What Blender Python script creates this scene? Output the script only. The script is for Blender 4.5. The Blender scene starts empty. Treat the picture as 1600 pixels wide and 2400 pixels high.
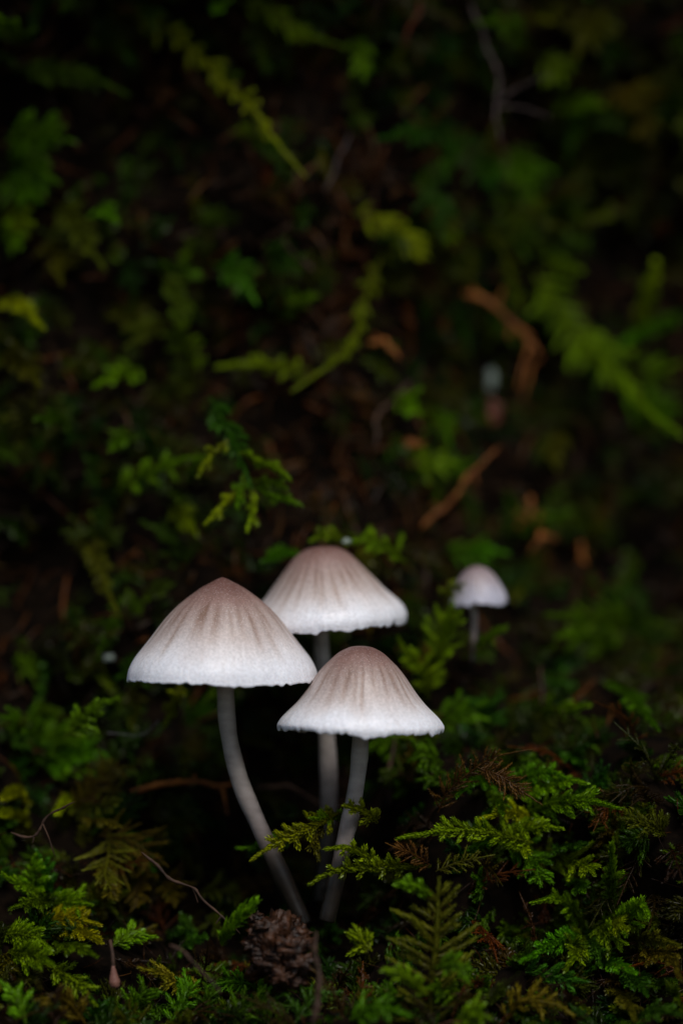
import bpy, math, random
import numpy as np
from mathutils import Vector, Matrix, noise
from mathutils.bvhtree import BVHTree

# ------------------------------------------------------------------ camera, light, exposure
# lengths below are written in centimetres and multiplied by U (metres per centimetre)
U = 0.01
D = 42.0            # camera to the mushrooms, cm
PX = 173.9          # photograph pixels per cm in the plane of the mushrooms (Y = 0)
CZ = 5.46           # camera height above the mushrooms' feet, cm
sc = bpy.context.scene
C = sc.collection
cam = bpy.data.cameras.new('camera')
cam.sensor_fit = 'HORIZONTAL'; cam.sensor_width = 24.0
cam.lens = 24.0 * D / (1600 / PX)
cam.clip_start = 0.01; cam.clip_end = 200.0
cam.dof.use_dof = True; cam.dof.focus_distance = (D - 0.55) * U
cam.dof.aperture_fstop = 5.6; cam.dof.aperture_blades = 9
co = bpy.data.objects.new('camera', cam); C.objects.link(co)
co.location = (0, -D * U, CZ * U); co.rotation_euler = (math.radians(90), 0, 0)
sc.camera = co

SUN = Vector((0.22, -0.62, 0.86)).normalized()      # towards the light
w = bpy.data.worlds.new('World'); sc.world = w; w.use_nodes = True
nt = w.node_tree
sky = nt.nodes.new('ShaderNodeTexSky'); sky.sky_type = 'NISHITA'; sky.sun_disc = False
sky.sun_elevation = math.asin(SUN.z); sky.sun_rotation = math.atan2(SUN.x, SUN.y)
sky.air_density = 1.0; sky.dust_density = 2.0
bg = nt.nodes['Background']; bg.inputs['Strength'].default_value = 0.05
nt.links.new(sky.outputs[0], bg.inputs['Color'])
sl = bpy.data.lights.new('sun', 'SUN'); sl.energy = 1.5; sl.angle = math.radians(22); sl.color = (1.0, 0.95, 0.90)
so = bpy.data.objects.new('sun', sl); C.objects.link(so)
so.rotation_euler = SUN.to_track_quat('Z', 'Y').to_euler()
vs = sc.view_settings
vs.view_transform = 'Standard'; vs.look = 'None'; vs.exposure = 0.62; vs.gamma = 1.0; vs.use_curve_mapping = False
sc.cycles.use_denoising = True
sc.cycles.max_bounces = 6; sc.cycles.diffuse_bounces = 3; sc.cycles.glossy_bounces = 2; sc.cycles.transmission_bounces = 4

rng = np.random.default_rng(7)
random.seed(7)

def P(px, py, Y):
    """photograph pixel at a known depth Y -> point in cm"""
    k = (Y + D) / D / PX
    return Vector(((px - 800) * k, Y, CZ + (1200 - py) * k))

# ------------------------------------------------------------------ helpers
def mesh_obj(name, V, F, mat, parent=None, attrs=None, smooth=True, link=True):
    V = np.asarray(V, dtype=np.float32); F = np.asarray(F, dtype=np.int32)
    n = F.shape[1]
    me = bpy.data.meshes.new(name)
    me.vertices.add(len(V)); me.vertices.foreach_set('co', (V * U).ravel())
    me.loops.add(F.size); me.loops.foreach_set('vertex_index', F.ravel())
    me.polygons.add(len(F))
    me.polygons.foreach_set('loop_start', np.arange(0, F.size, n, dtype=np.int32))
    me.polygons.foreach_set('loop_total', np.full(len(F), n, dtype=np.int32))
    me.polygons.foreach_set('use_smooth', np.full(len(F), smooth, dtype=bool))
    for k, a in (attrs or {}).items():
        a = np.asarray(a, dtype=np.float32)
        if a.ndim == 1:
            t = me.attributes.new(k, 'FLOAT', 'POINT'); t.data.foreach_set('value', a)
        else:
            t = me.attributes.new(k, 'FLOAT_COLOR', 'POINT')
            t.data.foreach_set('color', np.c_[a, np.ones(len(a))].astype(np.float32).ravel())
    me.materials.append(mat)
    me.update(); me.validate()
    if not link: return me
    o = bpy.data.objects.new(name, me); C.objects.link(o)
    if parent: o.parent = parent
    return o

def empty(name, loc):
    o = bpy.data.objects.new(name, None); C.objects.link(o)
    o.empty_display_size = 0.003; o.location = Vector(loc) * U
    return o

def tag(o, label=None, cat=None, group=None, kind=None):
    if label: o['label'] = label
    if cat: o['category'] = cat
    if group: o['group'] = group
    if kind: o['kind'] = kind
    return o

def smooth_path(pts, n):
    """Catmull-Rom through the points, n samples evenly along it"""
    p = [np.array(q, float) for q in pts]
    p = [2 * p[0] - p[1]] + p + [2 * p[-1] - p[-2]]
    out = []
    for i in range(1, len(p) - 2):
        for t in np.linspace(0, 1, 14, endpoint=False):
            a, b, c, d = p[i-1], p[i], p[i+1], p[i+2]
            out.append(.5 * ((2*b) + (c-a)*t + (2*a-5*b+4*c-d)*t*t + (3*b-a-3*c+d)*t**3))
    out.append(p[-2]); out = np.array(out)
    s = np.r_[0, np.cumsum(np.linalg.norm(np.diff(out, axis=0), axis=1))]
    q = np.linspace(0, s[-1], n)
    return np.c_[[np.interp(q, s, out[:, k]) for k in range(3)]].T, s[-1]

def frames(path):
    T = np.gradient(path, axis=0); T /= np.linalg.norm(T, axis=1)[:, None] + 1e-9
    ref = np.array([0, 0, 1.0]) if abs(T[0, 2]) < .9 else np.array([0, 1.0, 0])
    N = np.zeros_like(T); nn = ref
    for i in range(len(T)):
        nn = nn - T[i] * nn.dot(T[i]); nn = nn / (np.linalg.norm(nn) + 1e-9); N[i] = nn
    return T, N, np.cross(T, N)

def tube(path, rad, sides=8, jitter=0.0, cap=True):
    path = np.asarray(path); n = len(path); T, N, B = frames(path)
    rad = np.broadcast_to(rad, n)
    a = np.linspace(0, 2*np.pi, sides, endpoint=False)
    R = rad[:, None] * (1 + jitter * rng.normal(size=(n, sides)))
    V = path[:, None] + R[..., None] * (np.cos(a)[None, :, None]*N[:, None] + np.sin(a)[None, :, None]*B[:, None])
    V = V.reshape(-1, 3)
    i, j = np.meshgrid(np.arange(n-1), np.arange(sides), indexing='ij'); j2 = (j+1) % sides
    F = np.stack([i*sides+j, i*sides+j2, (i+1)*sides+j2, (i+1)*sides+j], -1).reshape(-1, 4)
    if cap:
        V = np.r_[V, [path[0]], [path[-1]]]; c0, c1 = len(V)-2, len(V)-1
        k = np.arange(sides); k2 = (k+1) % sides
        F = np.r_[F, np.stack([k2, k, np.full(sides, c0), np.full(sides, c0)], -1)] if False else F
        tri = np.r_[np.stack([k2, k, np.full(sides, c0)], -1), np.stack([(n-1)*sides+k, (n-1)*sides+k2, np.full(sides, c1)], -1)]
        return V, np.r_[np.c_[F[:, [0, 1, 2]]], F[:, [0, 2, 3]], tri]
    return V, np.r_[F[:, [0, 1, 2]], F[:, [0, 2, 3]]]

# ------------------------------------------------------------------ materials
def new_mat(name):
    m = bpy.data.materials.new(name); m.use_nodes = True
    return m, m.node_tree, m.node_tree.nodes['Principled BSDF'], m.node_tree.nodes['Material Output']

def N_(t, ty, **kw):
    n = t.nodes.new(ty)
    for k, v in kw.items():
        if k in n.inputs.keys() if isinstance(k, str) else False: n.inputs[k].default_value = v
        else: setattr(n, k, v)
    return n

def mix_rgb(t, a, b, f, mode='MIX'):
    n = t.nodes.new('ShaderNodeMix'); n.data_type = 'RGBA'; n.blend_type = mode
    for s, v in ((6, a), (7, b), (0, f)):
        if hasattr(v, 'is_output'): t.links.new(v, n.inputs[s])
        else: n.inputs[s].default_value = (*v, 1) if s > 0 else v
    return n.outputs[2]

def moss_material(name, per_object):
    m, t, p, out = new_mat(name)
    if per_object:
        base = t.nodes.new('ShaderNodeObjectInfo').outputs['Color']
    else:
        a = t.nodes.new('ShaderNodeAttribute'); a.attribute_name = 'tint'; base = a.outputs['Color']
    tip = t.nodes.new('ShaderNodeAttribute'); tip.attribute_name = 'tip'
    nz = N_(t, 'ShaderNodeTexNoise'); nz.inputs['Scale'].default_value = 900
    tc = t.nodes.new('ShaderNodeTexCoord'); t.links.new(tc.outputs['Object'], nz.inputs['Vector'])
    old = mix_rgb(t, base, (0.75, 0.55, 0.5), 1.0, 'MULTIPLY')
    young = mix_rgb(t, base, (1.6, 1.45, 0.9), 1.0, 'MULTIPLY')
    col = mix_rgb(t, old, young, tip.outputs['Fac'])
    var = t.nodes.new('ShaderNodeMapRange'); t.links.new(nz.outputs['Fac'], var.inputs[0])
    var.inputs[1].default_value = .3; var.inputs[2].default_value = .7
    var.inputs[3].default_value = .65; var.inputs[4].default_value = 1.3
    vm = t.nodes.new('ShaderNodeVectorMath'); vm.operation = 'SCALE'
    t.links.new(col, vm.inputs[0]); t.links.new(var.outputs[0], vm.inputs['Scale'])
    t.links.new(vm.outputs[0], p.inputs['Base Color'])
    p.inputs['Roughness'].default_value = 0.36; p.inputs['Specular IOR Level'].default_value = 0.22
    tr = t.nodes.new('ShaderNodeBsdfTranslucent'); t.links.new(vm.outputs[0], tr.inputs['Color'])
    ms = t.nodes.new('ShaderNodeMixShader'); ms.inputs[0].default_value = 0.3
    t.links.new(p.outputs[0], ms.inputs[1]); t.links.new(tr.outputs[0], ms.inputs[2])
    t.links.new(ms.outputs[0], out.inputs['Surface'])
    return m
MOSS_O = moss_material('moss_leaf', True)
MOSS_S = moss_material('moss_carpet', False)

def earthy(name, c0, c1, scale, rough=0.75, bump=0.4, spec=0.3):
    m, t, p, out = new_mat(name)
    tc = t.nodes.new('ShaderNodeTexCoord')
    nz = N_(t, 'ShaderNodeTexNoise'); nz.inputs['Scale'].default_value = scale; nz.inputs['Detail'].default_value = 8
    t.links.new(tc.outputs['Object'], nz.inputs['Vector'])
    r = t.nodes.new('ShaderNodeMapRange'); t.links.new(nz.outputs['Fac'], r.inputs[0])
    r.inputs[1].default_value = .35; r.inputs[2].default_value = .68
    t.links.new(mix_rgb(t, c0, c1, r.outputs[0]), p.inputs['Base Color'])
    b = t.nodes.new('ShaderNodeBump'); b.inputs['Strength'].default_value = bump; b.inputs['Distance'].default_value = 0.0008
    t.links.new(nz.outputs['Fac'], b.inputs['Height']); t.links.new(b.outputs[0], p.inputs['Normal'])
    p.inputs['Roughness'].default_value = rough; p.inputs['Specular IOR Level'].default_value = spec
    return m
HUMUS = earthy('humus', (0.0015, 0.001, 0.0006), (0.007, 0.004, 0.002), 400, .95, 1.0, .05)
LITTER = earthy('leaf_litter', (0.03, 0.02, 0.012), (0.07, 0.05, 0.03), 14)
TWIG = earthy('twig_bark', (0.09, 0.026, 0.004), (0.26, 0.088, 0.012), 500)
TWIG_D = earthy('dark_twig_bark', (0.02, 0.010, 0.006), (0.06, 0.03, 0.016), 600)
TWIG_G = earthy('grey_twig_bark', (0.02, 0.014, 0.013), (0.07, 0.048, 0.044), 600)
CRUMB = earthy('wet_bark_crumb', (0.006, 0.003, 0.0015), (0.06, 0.022, 0.008), 700, .42, 1.0, .3)
LICHEN = earthy('lichen_flake', (0.16, 0.2, 0.17), (0.3, 0.36, 0.31), 500)
SEED = earthy('pink_capsule', (0.13, 0.055, 0.04), (0.22, 0.11, 0.08), 500, .4)
SILK = earthy('silk', (0.12, 0.12, 0.13), (0.2, 0.2, 0.22), 300, .3)
LEAF_R = earthy('dead_leaf', (0.05, 0.013, 0.008), (0.13, 0.035, 0.015), 300, .5)

# ------------------------------------------------------------------ the mossy bank
prof = [(-26, -5.2), (-14, -4.6), (-8, -3.8), (-5, -2.9), (-3.2, -2.1), (-1.6, -1.3), (0.1, -0.75), (1.5, -0.35), (2.3, .5), (2.7, 1.6),
        (3.0, 3.0), (3.4, 5), (4.0, 8), (4.4, 10.5), (4.3, 12.6), (3.8, 14.2), (2.8, 15.4), (1.6, 16.2), (0.6, 17.0), (0.2, 18.0),  # top curls forward out of view, added to shade the upper bank
        (0.4, 19.3), (1.6, 20.2), (5, 21), (14, 22), (30, 24)]
pp, plen = smooth_path([(0, a, b) for a, b in prof], 420)

def g(x, z, cx, cz, sx, sz):
    return math.exp(-((x-cx)/sx)**2 - ((z-cz)/sz)**2)

def plate(x, a, b, s):       # smooth 0..1 between a and b
    return 1/(1+math.exp(-(x-a)/s)) * 1/(1+math.exp((x-b)/s))

def bank_point(x, y, z):
    v = Vector((x*.45, y*.45, z*.45))
    n1 = noise.fractal(v, 1.0, 2.0, 5)
    n2 = noise.noise(Vector((x*.22+4, 9.1, z*.22)))
    dy = -0.9*n1 - 0.7*n2
    # hummock on the right, one on the left, hollow between them at the mushrooms' feet
    dy -= 2.35 * plate(x, 0.9, 30, .22) * plate(z, -0.6, 2.0 + .25*math.sin(x*1.7), .22)
    dy -= 2.0 * plate(x, -40, -2.75, .25) * plate(z, -0.6, 1.95 + .4*math.sin(x*2.1), .25)
    dy += 2.4 * plate(x, 1.9, 40, .6) * plate(z, 3.3, 13, .8)      # the upper right lies farther back
    dy -= 1.3 * plate(x, -40, 0.2, 1.0) * plate(z, 12.5, 19, .5)   # unseen overhang, added to shade the bank, juts farther on the left
    dy += 2.2 * plate(x, 1.2, 40, .8) * plate(z, 13.6, 20, .5)     # and hardly at all on the right
    dz = 0.35*noise.fractal(v + Vector((7, 3, 1)), 1.0, 2.0, 4)
    return (x + .25*n2, y + dy, z + dz)

NX = 240
xs = np.sign(np.linspace(-1, 1, NX)) * (np.abs(np.linspace(-1, 1, NX))**1.6) * 34
gridV = np.array([[bank_point(x, a, b) for x in xs] for _, a, b in pp])
nv, nu = gridV.shape[:2]
i, j = np.meshgrid(np.arange(nv-1), np.arange(nu-1), indexing='ij')
bankF = np.stack([i*nu+j, i*nu+j+1, (i+1)*nu+j+1, (i+1)*nu+j], -1).reshape(-1, 4)
bank = mesh_obj('bank', gridV.reshape(-1, 3), bankF, HUMUS); tag(bank, kind='structure')
bvh = BVHTree.FromPolygons([Vector(v) for v in gridV.reshape(-1, 3)], bankF.tolist())
gm = [[-4000, -4000, -5.0], [4000, -4000, -5.0], [4000, 4000, -5.0], [-4000, 4000, -5.0]]
ground = mesh_obj('ground', gm, [[0, 1, 2, 3]], LITTER); tag(ground, kind='structure')

EYE = Vector((0, -D, CZ))
def on_bank(px, py, lift=0.0):
    """the point of the bank seen at a pixel, brought `lift` cm towards the camera along the ray"""
    d = (P(px, py, 0) - EYE).normalized()
    h = bvh.ray_cast(EYE, d)[0]
    if h is None: h = P(px, py, 3)
    return h - d * lift

# ------------------------------------------------------------------ moss geometry
def leafy(path, r, spacing, core=True, whorl=3, spread=1.0, taper=.5):
    """a shoot: core strand clothed in small pointed scale leaves; returns V, F(tris), tip attribute"""
    L = np.linalg.norm(np.diff(path, axis=0), axis=1).sum()
    n = max(4, int(L / spacing))
    s = np.r_[0, np.cumsum(np.linalg.norm(np.diff(path, axis=0), axis=1))]
    q = np.linspace(0, s[-1], n)
    pa = np.c_[[np.interp(q, s, path[:, k]) for k in range(3)]].T
    T, N, B = frames(pa)
    u = np.linspace(0, 1, n)
    rr = r * np.minimum(1, .55 + 2.2*u) * (1 - (1-taper) * np.clip((u-.55)/.45, 0, 1)**1.6)
    Vs, Fs, ts = [], [], []
    m = n * whorl
    k = np.repeat(np.arange(n), whorl)
    ang = np.arange(m) * 2.39996 + rng.normal(0, .25, m)
    rad = np.cos(ang)[:, None]*N[k] + np.sin(ang)[:, None]*B[k]
    side = -np.sin(ang)[:, None]*N[k] + np.cos(ang)[:, None]*B[k]
    R = rr[k][:, None] * rng.uniform(.8, 1.25, (m, 1))
    c = pa[k]
    base = c + rad*R*.15 - T[k]*R*.2
    mid = c + rad*R*.78*spread + T[k]*R*.45
    tipv = c + rad*R*(1.22*spread) + T[k]*R*rng.uniform(1.1, 1.8, (m, 1))
    l = mid + side*R*.5; rgt = mid - side*R*.5
    V = np.stack([base, l, tipv, rgt], 1).reshape(-1, 3)
    o = np.arange(m)[:, None]*4
    F = np.concatenate([o + [0, 1, 2], o + [0, 2, 3]])
    Vs.append(V); Fs.append(F)
    lu = np.repeat(u[k], 4) * .75 + np.tile([0, .1, .25, .1], m)
    ts.append(lu)
    if core:
        nc = max(3, n//3); idx = np.linspace(0, n-1, nc).astype(int)
        V2, F2 = tube(pa[idx], rr[idx]*.55, 4, 0, False)
        Fs.append(F2 + len(V)); Vs.append(V2); ts.append(np.repeat(u[idx], 4)*.75)
    return np.concatenate(Vs), np.concatenate(Fs), np.clip(np.concatenate(ts), 0, 1)

def bent(L, bend, n=9):
    t = np.linspace(0, 1, n); a = bend * t
    d = np.stack([np.cos(a), np.sin(a)*.8, -np.abs(np.sin(a))*.5], -1)
    p = np.cumsum(d, 0) * L/n
    return p - p[0]

BL = [.14, .2, .27, .35, .45, .58, .75]       # branchlet lengths, cm
def proto_set(r, spacing, core, whorl, spread=1.0):
    S = []
    for L in BL:
        for v in range(3):
            S.append((L,) + leafy(bent(L, rng.uniform(-.7, .7)), r*rng.uniform(.85, 1.1), spacing, core, whorl, spread))
    return S
SETS = {'hero': proto_set(.041, .021, True, 3), 'mid': proto_set(.044, .034, True, 3, 1.05),
        'far': proto_set(.046, .05, False, 3, 1.1), 'thin': proto_set(.021, .022, True, 2, 1.5), 'thinfar': proto_set(.024, .05, False, 2, 1.5)}
PMESH = {}
for key in ('hero', 'mid', 'thin'):
    PMESH[key] = [mesh_obj('branch', V, F, MOSS_O, attrs={'tip': t}, link=False) for (L, V, F, t) in SETS[key]]

def pick(S, L):
    k = int(np.argmin([abs(b-L) for b in BL])) * 3 + random.randrange(3)
    return k

def layout(path, L, nb, blen, nrm, sides=(1, -1), bare=.22, ang=(38, 68), start=.06):
    """branchlet placements on an axis: 3x3 frames, origins, lengths"""
    n = len(path); T, _, _ = frames(path); out = []
    for b in range(nb):
        u = start + (1-bare-start) * (b + random.uniform(.1, .9)) / nb
        i = min(n-1, int(u*(n-1)))
        t = Vector(T[i]); nn = Vector(nrm); nn = (nn - t*nn.dot(t)).normalized(); bb = nn.cross(t)
        s = sides[b % len(sides)]
        a = math.radians(random.uniform(*ang)) * (1 - .35*u)
        d = (t*math.cos(a) + bb*s*math.sin(a) + nn*random.uniform(-.25, .3)).normalized()
        z = (nn - d*nn.dot(d)).normalized(); y = z.cross(d)
        Lb = blen * (.35 + .65*math.sin(math.pi*min(1, .25 + u*.8))) * random.uniform(.6, 1.25)
        out.append((np.array([d, y, z]), path[i], Lb))
    return out

def frond_arrays(path, key, nb, blen, nrm, r=.043, **kw):
    S = SETS[key]; sp = {'hero': .021, 'mid': .036, 'far': .055, 'thin': .024, 'thinfar': .06}[key]
    thin = key.startswith('thin')
    V, F, t = leafy(path, (.022 if thin else r), sp, key in ('hero', 'mid', 'thin'), 2 if thin else 3)
    Vs, Fs, ts, off = [V], [F], [t], len(V)
    for M, o, Lb in layout(path, 0, nb, blen, nrm, **kw):
        L, v, f, tt = S[pick(S, Lb)]
        Vs.append(v @ M + o); Fs.append(f + off); ts.append(tt); off += len(v)
    return np.concatenate(Vs), np.concatenate(Fs), np.concatenate(ts)

GREENS = {'bright': (.078, .155, .002), 'green': (.043, .118, .002), 'deep': (.019, .064, .004), 'yellow': (.115, .160, .002),
          'olive': (.050, .062, .004), 'brown': (.045, .024, .006), 'rust': (.17, .060, .009), 'gold': (.078, .072, .005)}
def tint(c, j=.18):
    c = np.array(GREENS[c]); return c * np.exp(rng.normal(0, j*.6, 3)) * math.exp(random.gauss(0, j))

MARKS = [('forked orange twig', 1180, 760), ('lichen flake', 1152, 888), ('thin orange twig', 1075, 1140), ('tiny mushroom', 1114, 1370), ('middle mushroom cap', 760, 1380), ('largest mushroom cap', 515, 1480),
         ('front mushroom cap', 840, 1600), ('long slanting strand', 500, 200), ('slender hooked strand', 840, 780), ('curled bark scrap', 905, 820), ('grey purple twig', 1150, 200), ('big slanting frond', 1420, 860),
         ('claw-tipped sprig', 560, 1100), ('upright-toothed frond', 370, 1110), ('brown bark clump', 655, 2230), ('pink spore capsule', 266, 2285), ('olive fern-like fronds', 290, 2030), ('withered brown sprig', 1130, 1810),
         ('tall stout shoot', 1432, 2060), ('tall brown stalk', 1015, 2230), ('silk thread', 310, 1720), ('rusty leaf shreds', 1250, 1200), ('brownish hanging strand', 225, 1330), ('forked bright frond', 420, 790), ('front mushroom stem', 800, 2000)]
WORDS = {'bright': 'bright green', 'green': 'mid green', 'deep': 'dark green', 'yellow': 'yellow green', 'olive': 'olive', 'gold': 'golden olive', 'brown': 'brown', 'rust': 'rusty'}
USED = set()
def own_label(pts, col, kind, where):
    mx = sum(p[0] for p in pts)/len(pts); my = sum(p[1] for p in pts)/len(pts)
    nm, x, y = min(MARKS, key=lambda m: math.hypot(m[1]-mx, m[2]-my))
    dx, dy = mx-x, my-y; far = math.hypot(dx, dy)
    rel = ('above' if dy < 0 else 'below') if abs(dy) > abs(dx) else 'beside'
    rel = ('close ' if far < 95 else 'well ' if far > 230 and rel != 'beside' else '') + rel
    ex, ey = pts[-1][0]-pts[0][0], pts[-1][1]-pts[0][1]
    habit = 'upright' if ey < -abs(ex) else 'hanging' if ey > abs(ex) else 'rising' if ey < -.3*abs(ex) else 'drooping' if ey > .3*abs(ex) else 'level'
    size = 'small ' if math.hypot(ex, ey) < 70 else 'long ' if math.hypot(ex, ey) > 170 else ''
    lab = f'{size}{habit} {WORDS[col]} {kind}, {rel} the {nm}{where}'
    if lab in USED:
        n2 = sorted(MARKS, key=lambda m: math.hypot(m[1]-mx, m[2]-my))[1][0]
        lab = f'{habit} {WORDS[col]} {kind} between the {nm} and the {n2}'
    USED.add(lab)
    return lab
def hero(label, group, pts, col='bright', nb=14, blen=.35, key='hero', lift=(0, .5), Y=None, face=.55, sides=(1, -1), bare=.3, r=.046, name='moss_frond', cat='moss', ang=(38, 68)):
    """one frond traced root to tip; depth from the bank it grows on (lift cm in front of it) or, where it spans a gap, Y"""
    n = len(pts); P3 = []
    for k, (px, py) in enumerate(pts):
        u = k/(n-1)
        if Y: P3.append(P(px, py, Y[0] + (Y[1]-Y[0])*u))
        else:
            P3.append((px, py, lift[0] + (lift[1]-lift[0])*u))
    if not Y:
        y0 = on_bank(*pts[0]).y; y1 = on_bank(*pts[-1]).y
        ya = y0 + .05 - lift[0]
        yb = min(y1, y0 + .4*len(pts)) - lift[1]
        P3 = [P(px, py, ya + (yb-ya)*k/(n-1)) for k, (px, py) in enumerate(pts)]
    path, L = smooth_path(P3, 26)
    path = path + .02*rng.normal(size=path.shape).cumsum(0)*.25
    o = empty(name, path[0]); tag(o, label, cat, group)
    nrm = (Vector((0, -1, 0))*face + Vector((0, 0, 1))*(1-face) + Vector(rng.normal(0, .2, 3))).normalized()
    sp = {'hero': .021, 'mid': .032, 'thin': .024}[key]
    V, F, t = leafy(path - path[0], .022 if key == 'thin' else r, sp, True, 2 if key == 'thin' else 3, 1.0)
    c = tint(col) * 1.5
    st = mesh_obj('stem', V, F, MOSS_O, o, {'tip': t}); st.color = (*(c*.9), 1)
    S = SETS[key]
    for M, og, Lb in layout(path, L, nb, blen, nrm, sides, bare, ang):
        k = pick(S, Lb)
        b = bpy.data.objects.new('branch', PMESH[key][k]); C.objects.link(b); b.parent = o
        m4 = Matrix(M.tolist()).transposed().to_4x4(); m4.translation = Vector(og - path[0]) * U
        b.matrix_basis = m4; b.color = (*(c*math.exp(random.gauss(0, .15))), 1)
    return o

# ------------------------------------------------------------------ mushrooms
def cap_material():
    m, t, p, out = new_mat('cap_skin')
    a = t.nodes.new('ShaderNodeAttribute'); a.attribute_name = 'tint'
    tc = t.nodes.new('ShaderNodeTexCoord')
    vz = N_(t, 'ShaderNodeTexVoronoi'); vz.inputs['Scale'].default_value = 8200
    nz = N_(t, 'ShaderNodeTexNoise'); nz.inputs['Scale'].default_value = 2600; nz.inputs['Detail'].default_value = 3
    for n in (vz, nz): t.links.new(tc.outputs['Object'], n.inputs['Vector'])
    r = t.nodes.new('ShaderNodeMapRange'); t.links.new(nz.outputs['Fac'], r.inputs[0])
    r.inputs[1].default_value = .3; r.inputs[2].default_value = .7; r.inputs[3].default_value = .86; r.inputs[4].default_value = 1.12
    vm = t.nodes.new('ShaderNodeVectorMath'); vm.operation = 'SCALE'
    t.links.new(a.outputs['Color'], vm.inputs[0]); t.links.new(r.outputs[0], vm.inputs['Scale'])
    sx = t.nodes.new('ShaderNodeSeparateColor'); t.links.new(vz.outputs['Color'], sx.inputs[0])
    m1 = t.nodes.new('ShaderNodeMath'); m1.operation = 'GREATER_THAN'; m1.inputs[1].default_value = .86; t.links.new(sx.outputs[0], m1.inputs[0])
    m2 = t.nodes.new('ShaderNodeMath'); m2.operation = 'LESS_THAN'; m2.inputs[1].default_value = .42; t.links.new(vz.outputs['Distance'], m2.inputs[0])
    m3 = t.nodes.new('ShaderNodeMath'); m3.operation = 'MULTIPLY'; t.links.new(m1.outputs[0], m3.inputs[0]); t.links.new(m2.outputs[0], m3.inputs[1])
    m4 = t.nodes.new('ShaderNodeMath'); m4.operation = 'MULTIPLY'; m4.inputs[1].default_value = .34; t.links.new(m3.outputs[0], m4.inputs[0])
    t.links.new(mix_rgb(t, vm.outputs[0], (.9, .88, .88), m4.outputs[0]), p.inputs['Base Color'])     # mealy sparkle painted as pale specks into the skin colour
    b = t.nodes.new('ShaderNodeBump'); b.inputs['Strength'].default_value = .55; b.inputs['Distance'].default_value = .0001
    t.links.new(nz.outputs['Fac'], b.inputs['Height']); t.links.new(b.outputs[0], p.inputs['Normal'])
    p.inputs['Roughness'].default_value = .45; p.inputs['Specular IOR Level'].default_value = .4
    p.inputs['Subsurface Weight'].default_value = .35; p.inputs['Subsurface Radius'].default_value = (1, .8, .7); p.inputs['Subsurface Scale'].default_value = .0006
    return m
CAP = cap_material()

def stem_material():
    m, t, p, out = new_mat('stem_skin')
    a = t.nodes.new('ShaderNodeAttribute'); a.attribute_name = 'tint'
    tc = t.nodes.new('ShaderNodeTexCoord'); mp = t.nodes.new('ShaderNodeMapping'); mp.inputs['Scale'].default_value = (1.5, 1.5, 3.5)
    nz = N_(t, 'ShaderNodeTexNoise'); nz.inputs['Scale'].default_value = 260; nz.inputs['Detail'].default_value = 5
    t.links.new(tc.outputs['Object'], mp.inputs[0]); t.links.new(mp.outputs[0], nz.inputs['Vector'])
    r = t.nodes.new('ShaderNodeMapRange'); t.links.new(nz.outputs['Fac'], r.inputs[0])
    r.inputs[1].default_value = .3; r.inputs[2].default_value = .7; r.inputs[3].default_value = .8; r.inputs[4].default_value = 1.15
    vm = t.nodes.new('ShaderNodeVectorMath'); vm.operation = 'SCALE'
    t.links.new(a.outputs['Color'], vm.inputs[0]); t.links.new(r.outputs[0], vm.inputs['Scale'])
    t.links.new(vm.outputs[0], p.inputs['Base Color'])
    b = t.nodes.new('ShaderNodeBump'); b.inputs['Strength'].default_value = .25; b.inputs['Distance'].default_value = .0002
    t.links.new(nz.outputs['Fac'], b.inputs['Height']); t.links.new(b.outputs[0], p.inputs['Normal'])
    p.inputs['Roughness'].default_value = .35; p.inputs['Specular IOR Level'].default_value = .4
    p.inputs['Subsurface Weight'].default_value = .5; p.inputs['Subsurface Radius'].default_value = (1, .8, .7); p.inputs['Subsurface Scale'].default_value = .0009
    return m
STEM = stem_material()

def lerp3(stops, h):
    k = [s[0] for s in stops]; c = np.array([s[1] for s in stops])
    return np.stack([np.interp(h, k, c[:, i]) for i in range(3)], -1)

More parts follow.
